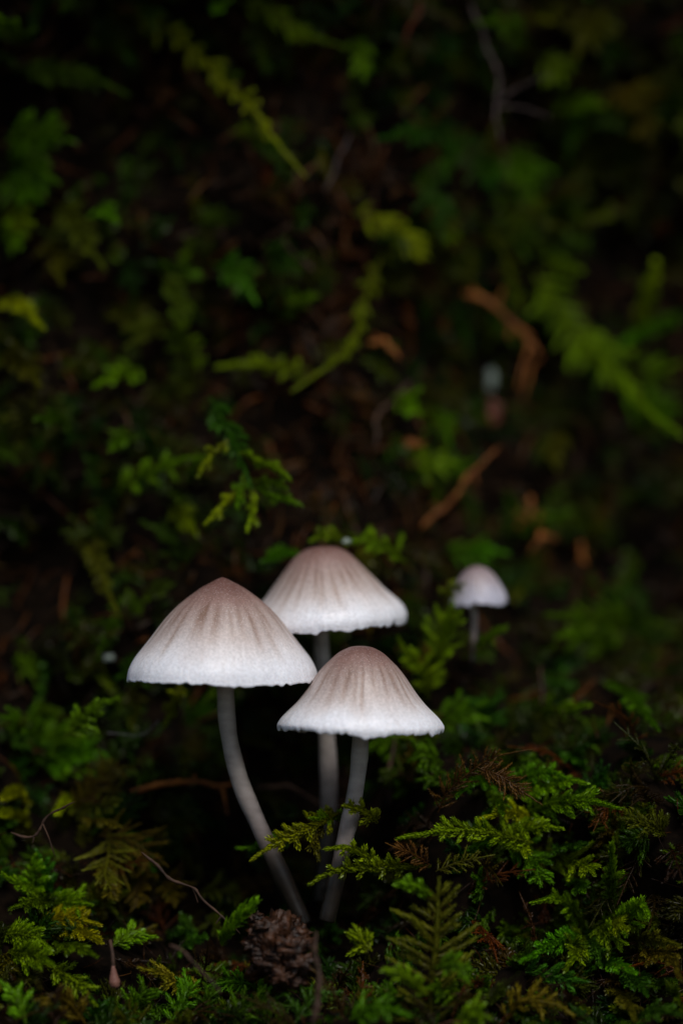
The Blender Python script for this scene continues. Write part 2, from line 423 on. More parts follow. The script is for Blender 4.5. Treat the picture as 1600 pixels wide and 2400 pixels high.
CAPC = [(0, (.125, .056, .046)), (.14, (.155, .078, .065)), (.30, (.25, .155, .133)), (.46, (.37, .285, .255)), (.64, (.53, .465, .445)), (.79, (.69, .665, .675)), (.90, (.80, .81, .86)), (1, (.82, .84, .91))]
def mushroom(label, apex, Y, R, H, profile, stem_px, stem_w, tilt=0.0, pitch=0.0, seed=1, nstr=34, detail=(270, 96), pointed=0, stem_Y=None, cols=CAPC):
    rs = np.random.default_rng(seed)
    A = np.array(P(*apex, Y))
    k = (Y + D)/D/PX
    sp = [P(px, py, Y + (stem_Y or 0)*i/(len(stem_px)-1)) for i, (px, py) in enumerate(stem_px)]
    base = np.array(sp[-1])
    root = empty('mushroom', base); tag(root, label, 'mushroom', 'pale mushrooms in the moss')
    na, nh = detail
    ang = np.linspace(0, 2*np.pi, na, endpoint=False)
    # striae: soft dark grooves at uneven spacing
    cen = (np.arange(nstr) + rs.uniform(-.33, .33, nstr)) * 2*np.pi/nstr
    wid = rs.uniform(.032, .068, nstr); amp = rs.uniform(.5, 1.1, nstr); s0 = rs.uniform(.22, .34, nstr); s1 = rs.uniform(.66, .92, nstr)
    hs = np.linspace(0, 1, nh)
    d = (ang[:, None] - cen[None] + np.pi) % (2*np.pi) - np.pi
    wob = 0.018*np.sin(hs[:, None]*7 + rs.uniform(0, 6, nstr)[None])            # nh x nstr
    G = np.zeros((nh, na))
    for q in range(nstr):
        env = np.clip((hs-s0[q])/.16, 0, 1) * np.clip((s1[q]-hs)/.22, 0, 1)
        G += amp[q] * env[:, None] * np.exp(-((d[:, q][None] + wob[:, q][:, None])/wid[q])**2)
    G = np.clip(G, 0, 1.2)
    pr = np.array(profile)                      # (radius, drop), 0..1
    ss = np.r_[0, np.cumsum(np.hypot(*np.diff(pr, axis=0).T))]; ss /= ss[-1]
    pr_s, _ = smooth_path([(a, 0, b) for a, b in pr], nh)
    rad, drop = pr_s[:, 0]*R, pr_s[:, 2]*H
    # uneven outline, scalloped edge, small tears
    ph = rs.uniform(0, 6.28, 12)
    big = .025*np.sin(2*ang+ph[0]) + .018*np.sin(3*ang+ph[1]) + .010*np.sin(5*ang+ph[2])
    sc_ = sum(.0042*np.sin(f*ang+ph[i % 12]) for i, f in enumerate((17, 23, 31, 44, 57)))
    saw = np.convolve(np.r_[x := rs.normal(0, 1, na), x[:8]], [.3, .4, .3], 'same')[:na] * .007
    tear = np.zeros(na)
    for q in rs.integers(0, na, 14):
        dd = (np.arange(na) - q + na//2) % na - na//2
        tear += rs.uniform(.008, .045)*np.exp(-(dd/rs.uniform(.6, 1.8))**2)
    lobe = np.zeros(na)
    for q in rs.integers(0, na, 16):
        dd = (np.arange(na) - q + na//2) % na - na//2
        lobe += rs.uniform(.006, .026)*np.exp(-(dd/rs.uniform(2, 7))**2)
    e = np.clip((hs-.72)/.28, 0, 1)[:, None]**2; e2 = np.clip((hs-.93)/.07, 0, 1)[:, None]**1.5
    low = np.array([[noise.noise(Vector((math.cos(t)*1.4, math.sin(t)*1.4, h*2.2+seed*5))) for t in ang] for h in hs]) * .02
    rr = rad[:, None]*(1 + big[None]*hs[:, None]) - .010*G + low*hs[:, None] + .004*e*np.sin(nstr*ang*.5+ph[3])[None]
    zz = -drop[:, None] + .004*G + e*(sc_*.9+big*.5)[None] + e2*(saw + tear - lobe)[None]
    X = rr*np.cos(ang)[None]; Yc = rr*np.sin(ang)[None]
    outer = np.stack([X, Yc, zz], -1)
    th = .035*(1-.75*np.clip((hs-.6)/.4, 0, 1))
    inner = np.stack([X*(1-.02), Yc*(1-.02), zz-0], -1).copy()
    inner[..., 2] -= th[:, None]*(1-hs[:, None])*1.2; inner[..., 0] *= (1-.5*th[:, None]/R); inner[..., 1] *= (1-.5*th[:, None]/R)
    lip = .5*(outer[-1]+inner[-1]); lip[:, 2] -= .006
    V = np.concatenate([outer.reshape(-1, 3), lip, inner[::-1].reshape(-1, 3)])
    rows = 2*nh+1
    i, j = np.meshgrid(np.arange(rows-1), np.arange(na), indexing='ij'); j2 = (j+1) % na
    F = np.stack([i*na+j, (i+1)*na+j, (i+1)*na+j2, i*na+j2], -1).reshape(-1, 4)
    col = lerp3(cols, hs)[:, None] * np.ones((1, na, 1))
    fib = np.array([[noise.noise(Vector((math.cos(t)*26, math.sin(t)*26, h*5+seed*3))) for t in ang] for h in hs])
    pat = np.array([[noise.noise(Vector((math.cos(t)*3, math.sin(t)*3, h*3+seed*9))) for t in ang] for h in hs])
    col = lerp3(cols, np.clip(hs[:, None] + .07*pat + .02*fib, 0, 1))
    col *= (1 + .07*fib)[..., None]
    col *= 1 - G[..., None]*np.array([.36, .46, .53])
    specks = rs.random((nh, na)) > .99993
    col[specks] *= .35
    allc = np.concatenate([col.reshape(-1, 3), col[-1], np.tile([.55, .54, .55], (nh*na, 1))])
    Rm = Matrix.Rotation(tilt, 3, 'Y') @ Matrix.Rotation(pitch, 3, 'X')
    Rm = np.array(Rm)
    rel = A - base
    cap = mesh_obj('cap', V @ Rm.T + rel, F, CAP, root, {'tint': allc})
    # gills: thin blades under the cap, joined into one part
    Vs, Fs, o = [], [], 0
    hh = np.linspace(.12, .96, 14); gr = np.interp(hh, hs, rad); gd = np.interp(hh, hs, drop)
    for q in range(56):
        a = q*2*np.pi/56; depth = .26 if q % 2 == 0 else .14; m0 = 0 if q % 2 == 0 else 6
        c, s = math.cos(a), math.sin(a)
        for i_ in range(m0, 14):
            f = math.sin(math.pi*min(1, (i_-m0+.6)/(14-m0)))
            zt = -gd[i_]-.045*(1-hh[i_]) - .01; zb = zt - depth*f*(H/1.4)
            zb = max(zb, -H*.985) if i_ > 5 else zb
            zb = min(zb, zt-.002)
            for y_, z_ in ((-.006, zt), (.006, zt), (0, zb)):
                rr_ = gr[i_]*.965 - .02
                Vs.append((c*rr_ - s*y_, s*rr_ + c*y_, z_))
        for i_ in range(14-m0-1):
            b0 = o+i_*3; b1 = b0+3
            Fs += [(b0, b1, b1+2, b0+2), (b0+1, b0+2, b1+2, b1+1)]
        o += (14-m0)*3
    gl = mesh_obj('gills', np.array(Vs) @ Rm.T + rel, Fs, CAP, cap, {'tint': np.tile([.5, .48, .48], (len(Vs), 1))}); tag(gl, kind='stuff')
    # stem, up into the cap
    inn = A + Rm @ np.array([0, 0, -.45*H])
    path, L = smooth_path([inn] + [np.array(q) for q in sp] + [base + (base-np.array(sp[-2]))*.25], 120)
    u = np.linspace(0, 1, 120)
    rad_s = stem_w/2 * (1 + .04*np.sin(u*21+seed) + .05*(u-.5) + .02*np.sin(u*47))
    V, F = tube(path, rad_s, 28, .004)
    un = np.r_[np.repeat(u, 28), 0, 1]
    colS = lerp3([(0, (.41, .385, .35)), (.33, (.35, .325, .29)), (.6, (.27, .235, .22)), (.68, (.22, .185, .17)), (.77, (.05, .039, .031)), (.86, (.016, .012, .009)), (1, (.010, .008, .006))], un)  # stem browns downward; the near-black foot is shade painted into the colour
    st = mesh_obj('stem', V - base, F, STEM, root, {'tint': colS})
    return root

pL = [(0, 0), (.05, .016), (.11, .045), (.22, .10), (.37, .2), (.48, .285), (.57, .37), (.66, .47), (.75, .58), (.86, .71), (.93, .80), (.98, .90), (1, 1)]
pF = [(0, 0), (.07, .004), (.15, .02), (.27, .08), (.37, .165), (.46, .25), (.55, .36), (.66, .52), (.77, .66), (.89, .78), (.96, .86), (1.0, .94), (.99, 1)]
pB = [(0, 0), (.09, .004), (.19, .022), (.31, .085), (.41, .18), (.52, .31), (.64, .45), (.76, .585), (.88, .70), (.965, .80), (1, .91), (.985, 1)]
pS = [(0, 0), (.12, .01), (.28, .06), (.48, .17), (.66, .33), (.80, .52), (.90, .70), (.97, .87), (1, 1)]
mushroom('large pale mushroom with a pointed brown cap tip and a leaning curved stem', (521, 1353), 0.0, 1.285, 1.385, pL,
         [(527, 1600), (535, 1715), (562, 1830), (604, 1930), (650, 2030), (700, 2140)], .235, 0, 0, 3, 31)
mushroom('pale mushroom standing behind the two big ones, cap edge tipped up on one side', (752, 1281), 1.25, 1.125, 1.13, pB,
         [(752, 1470), (756, 1580), (764, 1700), (770, 1830), (768, 1950), (755, 2080)], .235, math.radians(-4.5), math.radians(1), 8, 28)
mushroom('low pale mushroom with rounded top and flared bell cap, in front of the others', (846, 1514), -.35, 1.095, 1.15, pF,
         [(846, 1700), (840, 1800), (826, 1890), (808, 1970), (788, 2060), (770, 2140)], .225, math.radians(1.0), math.radians(-2.5), 21, 30)
sm = P(1118, 1325, 2.6)
mushroom('tiny mushroom with pinkish grey domed cap, apart from the other three', (1114, 1326), 2.3, .405, .53, pS,
         [(1110, 1418), (1112, 1450), (1110, 1490), (1106, 1540)], .085, math.radians(-6), math.radians(3), 30, 24, (140, 60),
         cols=[(0, (.13, .085, .085)), (.2, (.22, .16, .165)), (.5, (.36, .31, .335)), (.8, (.46, .45, .52)), (1, (.50, .50, .60))])

# ------------------------------------------------------------------ single moss fronds one can pick out
gR = 'fronds on the hummock by the front mushroom'; gL = 'fronds on the hummock by the largest mushroom'
gB = 'fronds hanging on the bank behind'; gF = 'blurred fronds at the foot of the bank'; gA = 'sprigs across the mushroom stems'
# sprigs reaching across the mushroom stems
hero('lit green sprig lying across the leaning stem of the largest mushroom', gA, [(800, 1905), (764, 1924), (726, 1942), (687, 1968), (636, 1990), (587, 2028)], 'yellow', 16, .26, Y=(-.2, -.8), face=.85, sides=(-1, -1, 1), bare=.3, ang=(50, 85))
hero('short bright tip overhanging the stem of the front mushroom', gA, [(884, 1928), (850, 1905), (800, 1888)], 'yellow', 7, .22, Y=(-.3, -.8), face=.8, sides=(-1, 1), bare=.2)
hero('green sprig with a row of drooping teeth, low across the front mushroom stem', gA, [(1010, 2030), (917, 2036), (840, 2038), (777, 2046), (728, 2070)], 'bright', 17, .2, Y=(-.2, -.8), face=.9, sides=(-1, -1, -1, 1), bare=.22, ang=(60, 90))
hero('arched green sprig above the drooping-toothed one, by the front mushroom stem', gA, [(935, 2052), (900, 2030), (866, 2012), (825, 1992), (769, 1996)], 'bright', 10, .15, Y=(-.1, -.75), face=.9, sides=(-1, 1), bare=.2, ang=(50, 80))
hero('small sprig hanging beside the foot of the largest mushroom', gA, [(764, 1925), (740, 1960), (752, 2014)], 'olive', 6, .18, Y=(-.2, -.5), face=.9)
hero('dim thin sprig reaching behind the leaning stem', gA, [(690, 1970), (620, 1985), (548, 1992)], 'green', 6, .14, Y=(.3, .2), face=.9)
hero('tiny sprig with curled tip between the two nearer stems', gA, [(800, 1925), (770, 1918), (733, 1915)], 'yellow', 4, .14, Y=(-.1, -.45), face=.8)
# right hummock
for pts, col, nb, bl, kw in (
    ([(1230, 1905), (1300, 1885), (1380, 1880), (1453, 1899)], 'bright', 18, .33, {}),
    ([(1200, 1870), (1270, 1845), (1330, 1832), (1378, 1841)], 'bright', 16, .3, {}),
    ([(1180, 1850), (1230, 1822), (1290, 1812), (1335, 1826)], 'green', 14, .26, {}),
    ([(1255, 1935), (1215, 1905), (1180, 1898), (1131, 1917)], 'yellow', 12, .2, {}),
    ([(1250, 1975), (1188, 1962), (1130, 1945), (1070, 1942), (1000, 1952), (940, 1963)], 'bright', 20, .27, {'Y': (-.1, -.9)}),
    ([(1170, 1960), (1225, 1950), (1275, 1945), (1320, 1948)], 'bright', 14, .24, {}),
    ([(1230, 1955), (1228, 1980), (1232, 2010)], 'yellow', 7, .18, {}),
    ([(1155, 1840), (1110, 1830), (1082, 1868)], 'green', 9, .22, {}),
    ([(1140, 1855), (1170, 1890), (1180, 1915)], 'bright', 8, .22, {}),
    ([(1180, 1980), (1240, 2010), (1262, 2035), (1274, 2076)], 'green', 18, .42, {'bare': .1}),
    ([(1270, 2020), (1320, 2010), (1360, 2025), (1390, 2050)], 'bright', 16, .36, {'bare': .12}),
    ([(1290, 2000), (1330, 1985), (1362, 1990)], 'deep', 9, .28, {}),
    ([(1430, 2175), (1428, 2110), (1430, 2050), (1432, 1976)], 'green', 9, .28, {'r': .06, 'face': .9}),
    ([(1440, 2160), (1470, 2150), (1500, 2120), (1516, 2145)], 'bright', 13, .28, {}),
    ([(1410, 2180), (1440, 2170), (1470, 2178)], 'yellow', 9, .3, {}),
    ([(1375, 2180), (1350, 2140), (1310, 2106), (1249, 2119)], 'bright', 13, .27, {}),
    ([(1400, 2150), (1420, 2185), (1465, 2212)], 'bright', 14, .32, {}),
    ([(1420, 2185), (1480, 2195), (1540, 2195), (1597, 2208)], 'olive', 14, .22, {}),
    ([(1370, 2190), (1360, 2220), (1330, 2268)], 'bright', 12, .3, {}),
    ([(1380, 2200), (1300, 2210), (1223, 2249)], 'green', 14, .24, {}),
    ([(1340, 2180), (1390, 2215), (1400, 2262)], 'deep', 12, .26, {}),
    ([(1480, 2240), (1520, 2235), (1570, 2245), (1592, 2300)], 'gold', 14, .3, {}),
    ([(1400, 2255), (1450, 2265), (1492, 2285)], 'green', 12, .2, {}),
    ([(1450, 2255), (1480, 2290), (1510, 2330)], 'deep', 12, .28, {}),
    ([(1230, 2280), (1290, 2290), (1380, 2300)], 'deep', 11, .26, {}),
    ([(1440, 2320), (1470, 2345), (1490, 2395)], 'olive', 10, .3, {}),
    ([(1560, 1960), (1540, 1935), (1500, 1925), (1450, 1920)], 'olive', 12, .3, {}),
    ([(1335, 2040), (1352, 2080), (1372, 2095)], 'green', 9, .24, {}),
):
    hero(own_label(pts, col, 'moss frond', ' on the hummock'), gR, pts, col, nb, bl, **{'lift': (.15, .95), 'face': .66, **kw})
hero('blurred arching green frond rising at the far side of the hummock', gR, [(1420, 1880), (1480, 1850), (1520, 1825), (1555, 1818), (1600, 1842)], 'green', 12, .3, 'mid', Y=(1.2, 1.0), face=.7)
hero('blurred upright frond like a small fir behind the hummock', gR, [(1430, 1900), (1425, 1840), (1412, 1790), (1390, 1745)], 'green', 12, .3, 'mid', Y=(1.4, 1.3), face=.9)
hero('blurred hooped frond over the top of the hummock', gR, [(1170, 1800), (1210, 1782), (1250, 1785), (1310, 1840)], 'green', 8, .18, 'mid', Y=(1.1, .9), face=.8, r=.06)
hero('dark brown withered moss sprig glistening on top of the hummock', 'withered brown moss', [(1025, 1905), (1050, 1850), (1110, 1800), (1170, 1770), (1244, 1759)], 'brown', 40, .28, 'thin', Y=(-.2, -.3), face=.7)
hero('withered brown moss strand drooping over the green fronds of the hummock', 'withered brown moss', [(1120, 1800), (1170, 1820), (1220, 1860), (1258, 1888)], 'brown', 36, .26, 'thin', Y=(-.4, -.6), face=.7)
hero('grey brown withered moss tuft beside the base of the long pale-tipped frond', 'withered brown moss', [(1010, 2030), (960, 2000), (900, 1978)], 'brown', 18, .22, 'thin', Y=(-.3, -.6), face=.7)
hero('olive withered moss branch pointing across the dark gap', 'withered brown moss', [(1020, 2045), (1080, 2020), (1160, 2004)], 'olive', 18, .22, 'thin', Y=(-.5, -.6), face=.7)
hero('blurred olive frond with a tall brown stalk in front of the hummock', gF, [(1009, 2420), (1012, 2300), (1020, 2180), (1026, 2055)], 'olive', 26, .75, 'mid', Y=(-1.6, -1.5), face=.95, bare=.1, ang=(50, 80))
hero('blurred bright green stub beside the tall brown stalk', gF, [(1014, 2096), (975, 2076), (933, 2069)], 'bright', 4, .12, 'mid', Y=(-1.5, -1.7), face=.9, r=.07)
hero('blurred green frond at the foot of the tall brown stalk', gF, [(1000, 2330), (960, 2290), (902, 2276)], 'bright', 8, .2, 'mid', Y=(-2.0, -2.2), face=.8, r=.06)
hero('blurred drooping frond beside the tall brown stalk, toward the hummock', gF, [(1020, 2270), (1070, 2260), (1097, 2300)], 'green', 8, .2, 'mid', Y=(-1.9, -2.1), face=.8, r=.055)
for pts, col in (([(1060, 2400), (1120, 2372), (1140, 2398)], 'bright'), ([(820, 2390), (880, 2365), (960, 2385)], 'green'), ([(1110, 2345), (1040, 2310), (1000, 2318)], 'green'),
                 ([(1180, 2400), (1220, 2345), (1290, 2350), (1340, 2380)], 'olive'), ([(870, 2230), (830, 2195), (818, 2188)], 'bright'), ([(530, 2400), (600, 2350), (680, 2365)], 'green'),
                 ([(400, 2400), (440, 2320), (430, 2270)], 'green'), ([(300, 2400), (330, 2330), (370, 2330)], 'green'), ([(100, 2260), (180, 2300), (225, 2350)], 'bright'),
                 ([(690, 2400), (740, 2340), (800, 2330)], 'deep'), ([(200, 2400), (150, 2340), (80, 2340)], 'olive'), ([(480, 2330), (400, 2290), (330, 2270)], 'olive'),
                 ([(620, 2330), (560, 2300), (480, 2310)], 'green'), ([(60, 2400), (40, 2330), (10, 2300)], 'green'), ([(1480, 2400), (1540, 2370), (1600, 2380)], 'deep')):
    hero(own_label(pts, col, 'blurred moss frond', ''), gF, pts, col, 11, .3, 'mid', lift=(.2, .9), face=.7, r=.05)
# left hummock
for pts, col, nb, bl, kw in (
    ([(60, 1780), (130, 1735), (190, 1722), (232, 1730)], 'green', 18, .4, {}),
    ([(90, 1800), (150, 1775), (205, 1768), (246, 1778)], 'green', 18, .36, {}),
    ([(70, 1770), (60, 1720), (30, 1690), (0, 1680)], 'green', 14, .36, {}),
    ([(110, 1760), (90, 1710), (100, 1670), (140, 1675)], 'green', 14, .34, {}),
    ([(120, 1800), (180, 1800), (220, 1808)], 'bright', 12, .26, {}),
    ([(0, 1740), (30, 1735), (80, 1745)], 'deep', 10, .34, {}),
    ([(60, 1880), (40, 1858), (3, 1870)], 'yellow', 5, .15, {'r': .08, 'bare': .5}),
    ([(70, 1930), (30, 1905), (0, 1905)], 'yellow', 5, .15, {'r': .07, 'bare': .5}),
    ([(172, 1905), (150, 1882), (126, 1908)], 'yellow', 5, .15, {'r': .07}),
    ([(85, 2120), (80, 2060), (87, 2003)], 'green', 12, .26, {}),
    ([(120, 2120), (115, 2060), (92, 2000)], 'deep', 10, .2, {}),
    ([(120, 2110), (60, 2080), (0, 2050)], 'bright', 14, .26, {}),
    ([(140, 2125), (90, 2110), (20, 2126)], 'bright', 13, .24, {}),
    ([(100, 2130), (150, 2120), (220, 2125)], 'bright', 16, .32, {}),
    ([(90, 2170), (150, 2150), (220, 2165)], 'yellow', 16, .34, {}),
    ([(140, 2190), (190, 2185), (235, 2210)], 'yellow', 16, .34, {}),
    ([(0, 2190), (60, 2190), (128, 2225)], 'bright', 16, .3, {}),
    ([(20, 2230), (80, 2235), (120, 2262)], 'bright', 15, .3, {}),
    ([(120, 2230), (170, 2215), (230, 2240)], 'bright', 14, .3, {}),
    ([(260, 2220), (310, 2190), (365, 2195)], 'bright', 12, .24, {}),
    ([(444, 2215), (440, 2170), (423, 2135)], 'deep', 9, .2, {'r': .055}),
    ([(420, 2225), (460, 2205), (485, 2200)], 'deep', 7, .16, {}),
    ([(776, 2215), (778, 2185), (775, 2152)], 'deep', 9, .16, {'r': .055}),
    ([(700, 2215), (698, 2190), (690, 2175)], 'deep', 7, .14, {}),
    ([(700, 2240), (722, 2228), (745, 2222)], 'deep', 5, .12, {}),
):
    hero(own_label(pts, col, 'moss frond' if pts[0][0] < 400 else 'moss shoot', ''), gL if pts[0][0] < 400 else 'shoots beside the brown clump', pts, col, nb, bl, **{'lift': (.15, .9), 'face': .66, **kw})
hero('thick blurred green shoot leaning up next to the brown crumbly clump', gF, [(520, 2215), (550, 2165), (602, 2108)], 'green', 2, .12, 'mid', Y=(-1.0, -1.3), face=.8, r=.09)
hero('tall bright tip standing up from the hummock by the silk thread', gL, [(150, 1730), (200, 1680), (240, 1650), (275, 1636)], 'green', 12, .26, 'mid', Y=(.9, .8), face=.7, r=.055)
for pts, col, nb, bl in (([(160, 1920), (200, 1860), (250, 1805), (292, 1793)], 'gold', 22, .42), ([(170, 1905), (230, 1890), (285, 1880)], 'olive', 18, .3),
                         ([(190, 1920), (240, 1925), (290, 1945)], 'gold', 16, .24), ([(230, 1960), (290, 1970), (340, 2000), (352, 2040)], 'gold', 26, .55),
                         ([(250, 1950), (250, 2000), (240, 2050), (255, 2085)], 'gold', 24, .5), ([(340, 2030), (330, 2080), (325, 2130)], 'gold', 20, .4),
                         ([(340, 2015), (360, 1985), (378, 1952)], 'olive', 12, .28), ([(390, 2050), (400, 2080), (415, 2115)], 'gold', 16, .36),
                         ([(460, 2090), (510, 2092), (565, 2112)], 'olive', 16, .28), ([(300, 2010), (270, 2050), (265, 2110)], 'gold', 20, .45), ([(505, 2130), (500, 2165), (515, 2190)], 'olive', 14, .26)):
    hero(own_label(pts, col, 'fern-like moss frond', ''), 'olive fern-like fronds', pts, col, nb, bl, 'thin', lift=(.3, 1.0), face=.85, bare=.08)
# bank behind
hero('long strand of bright moss hanging slantwise high on the bank', gB, [(286, 25), (350, 48), (418, 90), (480, 150), (530, 205), (587, 258), (640, 330), (714, 418)], 'yellow', 22, .3, 'mid', lift=(.1, 1.2), face=.9, bare=.2)
hero('moss strand slanting beside the long hanging strand', gB, [(560, 0), (632, 30), (690, 70), (740, 90), (800, 112)], 'bright', 16, .3, 'mid', lift=(.1, .9), face=.9)
hero('hanging strand with a spray of bright tips high above the middle mushroom', gB, [(830, 500), (880, 512), (925, 538), (960, 565), (1008, 602)], 'yellow', 20, .36, 'mid', lift=(.2, 1.2), face=.9, bare=.1)
hero('slender hooked strand hanging above the mushrooms', gB, [(900, 580), (870, 660), (850, 720), (832, 800), (780, 855), (688, 920)], 'bright', 14, .26, 'mid', lift=(.2, 1.3), face=.9, bare=.25)
hero('bright tip pointing sideways from the middle of the bank', gB, [(730, 872), (660, 862), (600, 855), (510, 860)], 'bright', 8, .2, 'mid', lift=(.3, 1.2), face=.85, r=.06, bare=.3)
hero('forked bright frond above the long row of upright teeth', gB, [(445, 900), (440, 830), (420, 780), (396, 733)], 'bright', 10, .36, 'mid', lift=(.3, 1.0), face=.9)
hero('dim frond arching beside the forked bright frond', gB, [(400, 760), (350, 770), (296, 812)], 'olive', 9, .26, 'mid', lift=(.3, .8), face=.9)
hero('frond with a row of upright teeth and a long smooth tip', gB, [(270, 1160), (320, 1120), (357, 1103), (420, 1082), (482, 1078)], 'bright', 9, .34, 'mid', lift=(.4, 1.5), face=.92, sides=(1, 1, -1), r=.055)
hero('sharp dark green sprig with spreading claw-like tips above the largest mushroom', gB, [(490, 930), (518, 985), (545, 1035), (570, 1090), (592, 1140)], 'deep', 14, .3, 'hero', Y=(1.9, 1.3), face=.9)
for pts, c in (([(560, 1062), (620, 1085), (684, 1120)], 'bright'), ([(592, 1140), (640, 1160), (704, 1180)], 'bright'), ([(575, 1130), (530, 1175), (484, 1221)], 'yellow'),
               ([(585, 1145), (595, 1195), (577, 1250)], 'bright'), ([(535, 1030), (500, 1065), (464, 1113)], 'bright'), ([(590, 1125), (640, 1130), (676, 1142)], 'green'), ([(570, 1110), (562, 1160), (556, 1192)], 'green')):
    hero(own_label(pts, c, 'claw tip', ''), 'tips of the claw-like sprig', pts, c, 3, .14, 'hero', Y=(1.4, 1.1), face=.9, ang=(40, 60))
hero('hanging brownish strand well above the silk thread, beside the largest mushroom cap', gB, [(190, 1230), (210, 1280), (224, 1320), (245, 1380), (266, 1434)], 'olive', 18, .24, 'mid', lift=(.2, .9), face=.9)
hero('lone yellow green tip hanging under the rim of the largest mushroom', gB, [(425, 1600), (410, 1640), (385, 1705)], 'yellow', 6, .16, 'mid', Y=(1.6, 1.2), face=.9, r=.055)
hero('big blurred bright frond slanting down on the receding side of the bank', gB, [(1250, 640), (1300, 720), (1361, 792), (1420, 860), (1463, 914), (1530, 980), (1600, 1026)], 'bright', 26, .62, 'mid', lift=(.4, 1.6), face=.9, r=.07)
hero('blurred upright blade-like frond beside the big slanting frond', gB, [(1490, 810), (1505, 730), (1535, 622)], 'yellow', 4, .2, 'mid', lift=(.4, 1.6), face=.9, r=.1)
hero('blurred pale frond crossing the upright blade-like one', gB, [(1600, 735), (1540, 765), (1463, 797)], 'green', 5, .2, 'mid', lift=(.4, 1.2), face=.9, r=.09)
hero('bright frond curling round the top of the middle mushroom cap', gB, [(950, 1318), (915, 1290), (876, 1268), (840, 1262), (805, 1268)], 'bright', 8, .28, 'mid', Y=(2.1, 1.6), face=.8, r=.055)
hero('bright short frond on the other side of the middle mushroom cap top', gB, [(810, 1262), (760, 1256), (720, 1268)], 'bright', 6, .18, 'mid', Y=(2.0, 1.7), face=.8)
hero('green frond rising next to the stem of the tiny mushroom', gB, [(1030, 1560), (1040, 1500), (1050, 1450), (1062, 1415)], 'bright', 12, .4, 'mid', Y=(2.0, 1.7), face=.9, r=.055)
hero('curved green tip on the far side of the tiny mushroom stem', gB, [(1112, 1515), (1140, 1490), (1188, 1458)], 'bright', 3, .12, 'mid', Y=(2.0, 1.8), face=.9, r=.06)
hero('green frond spreading behind the front mushroom cap', gB, [(1000, 1640), (990, 1570), (950, 1530), (930, 1490)], 'bright', 12, .3, 'mid', Y=(2.0, 1.5), face=.9)
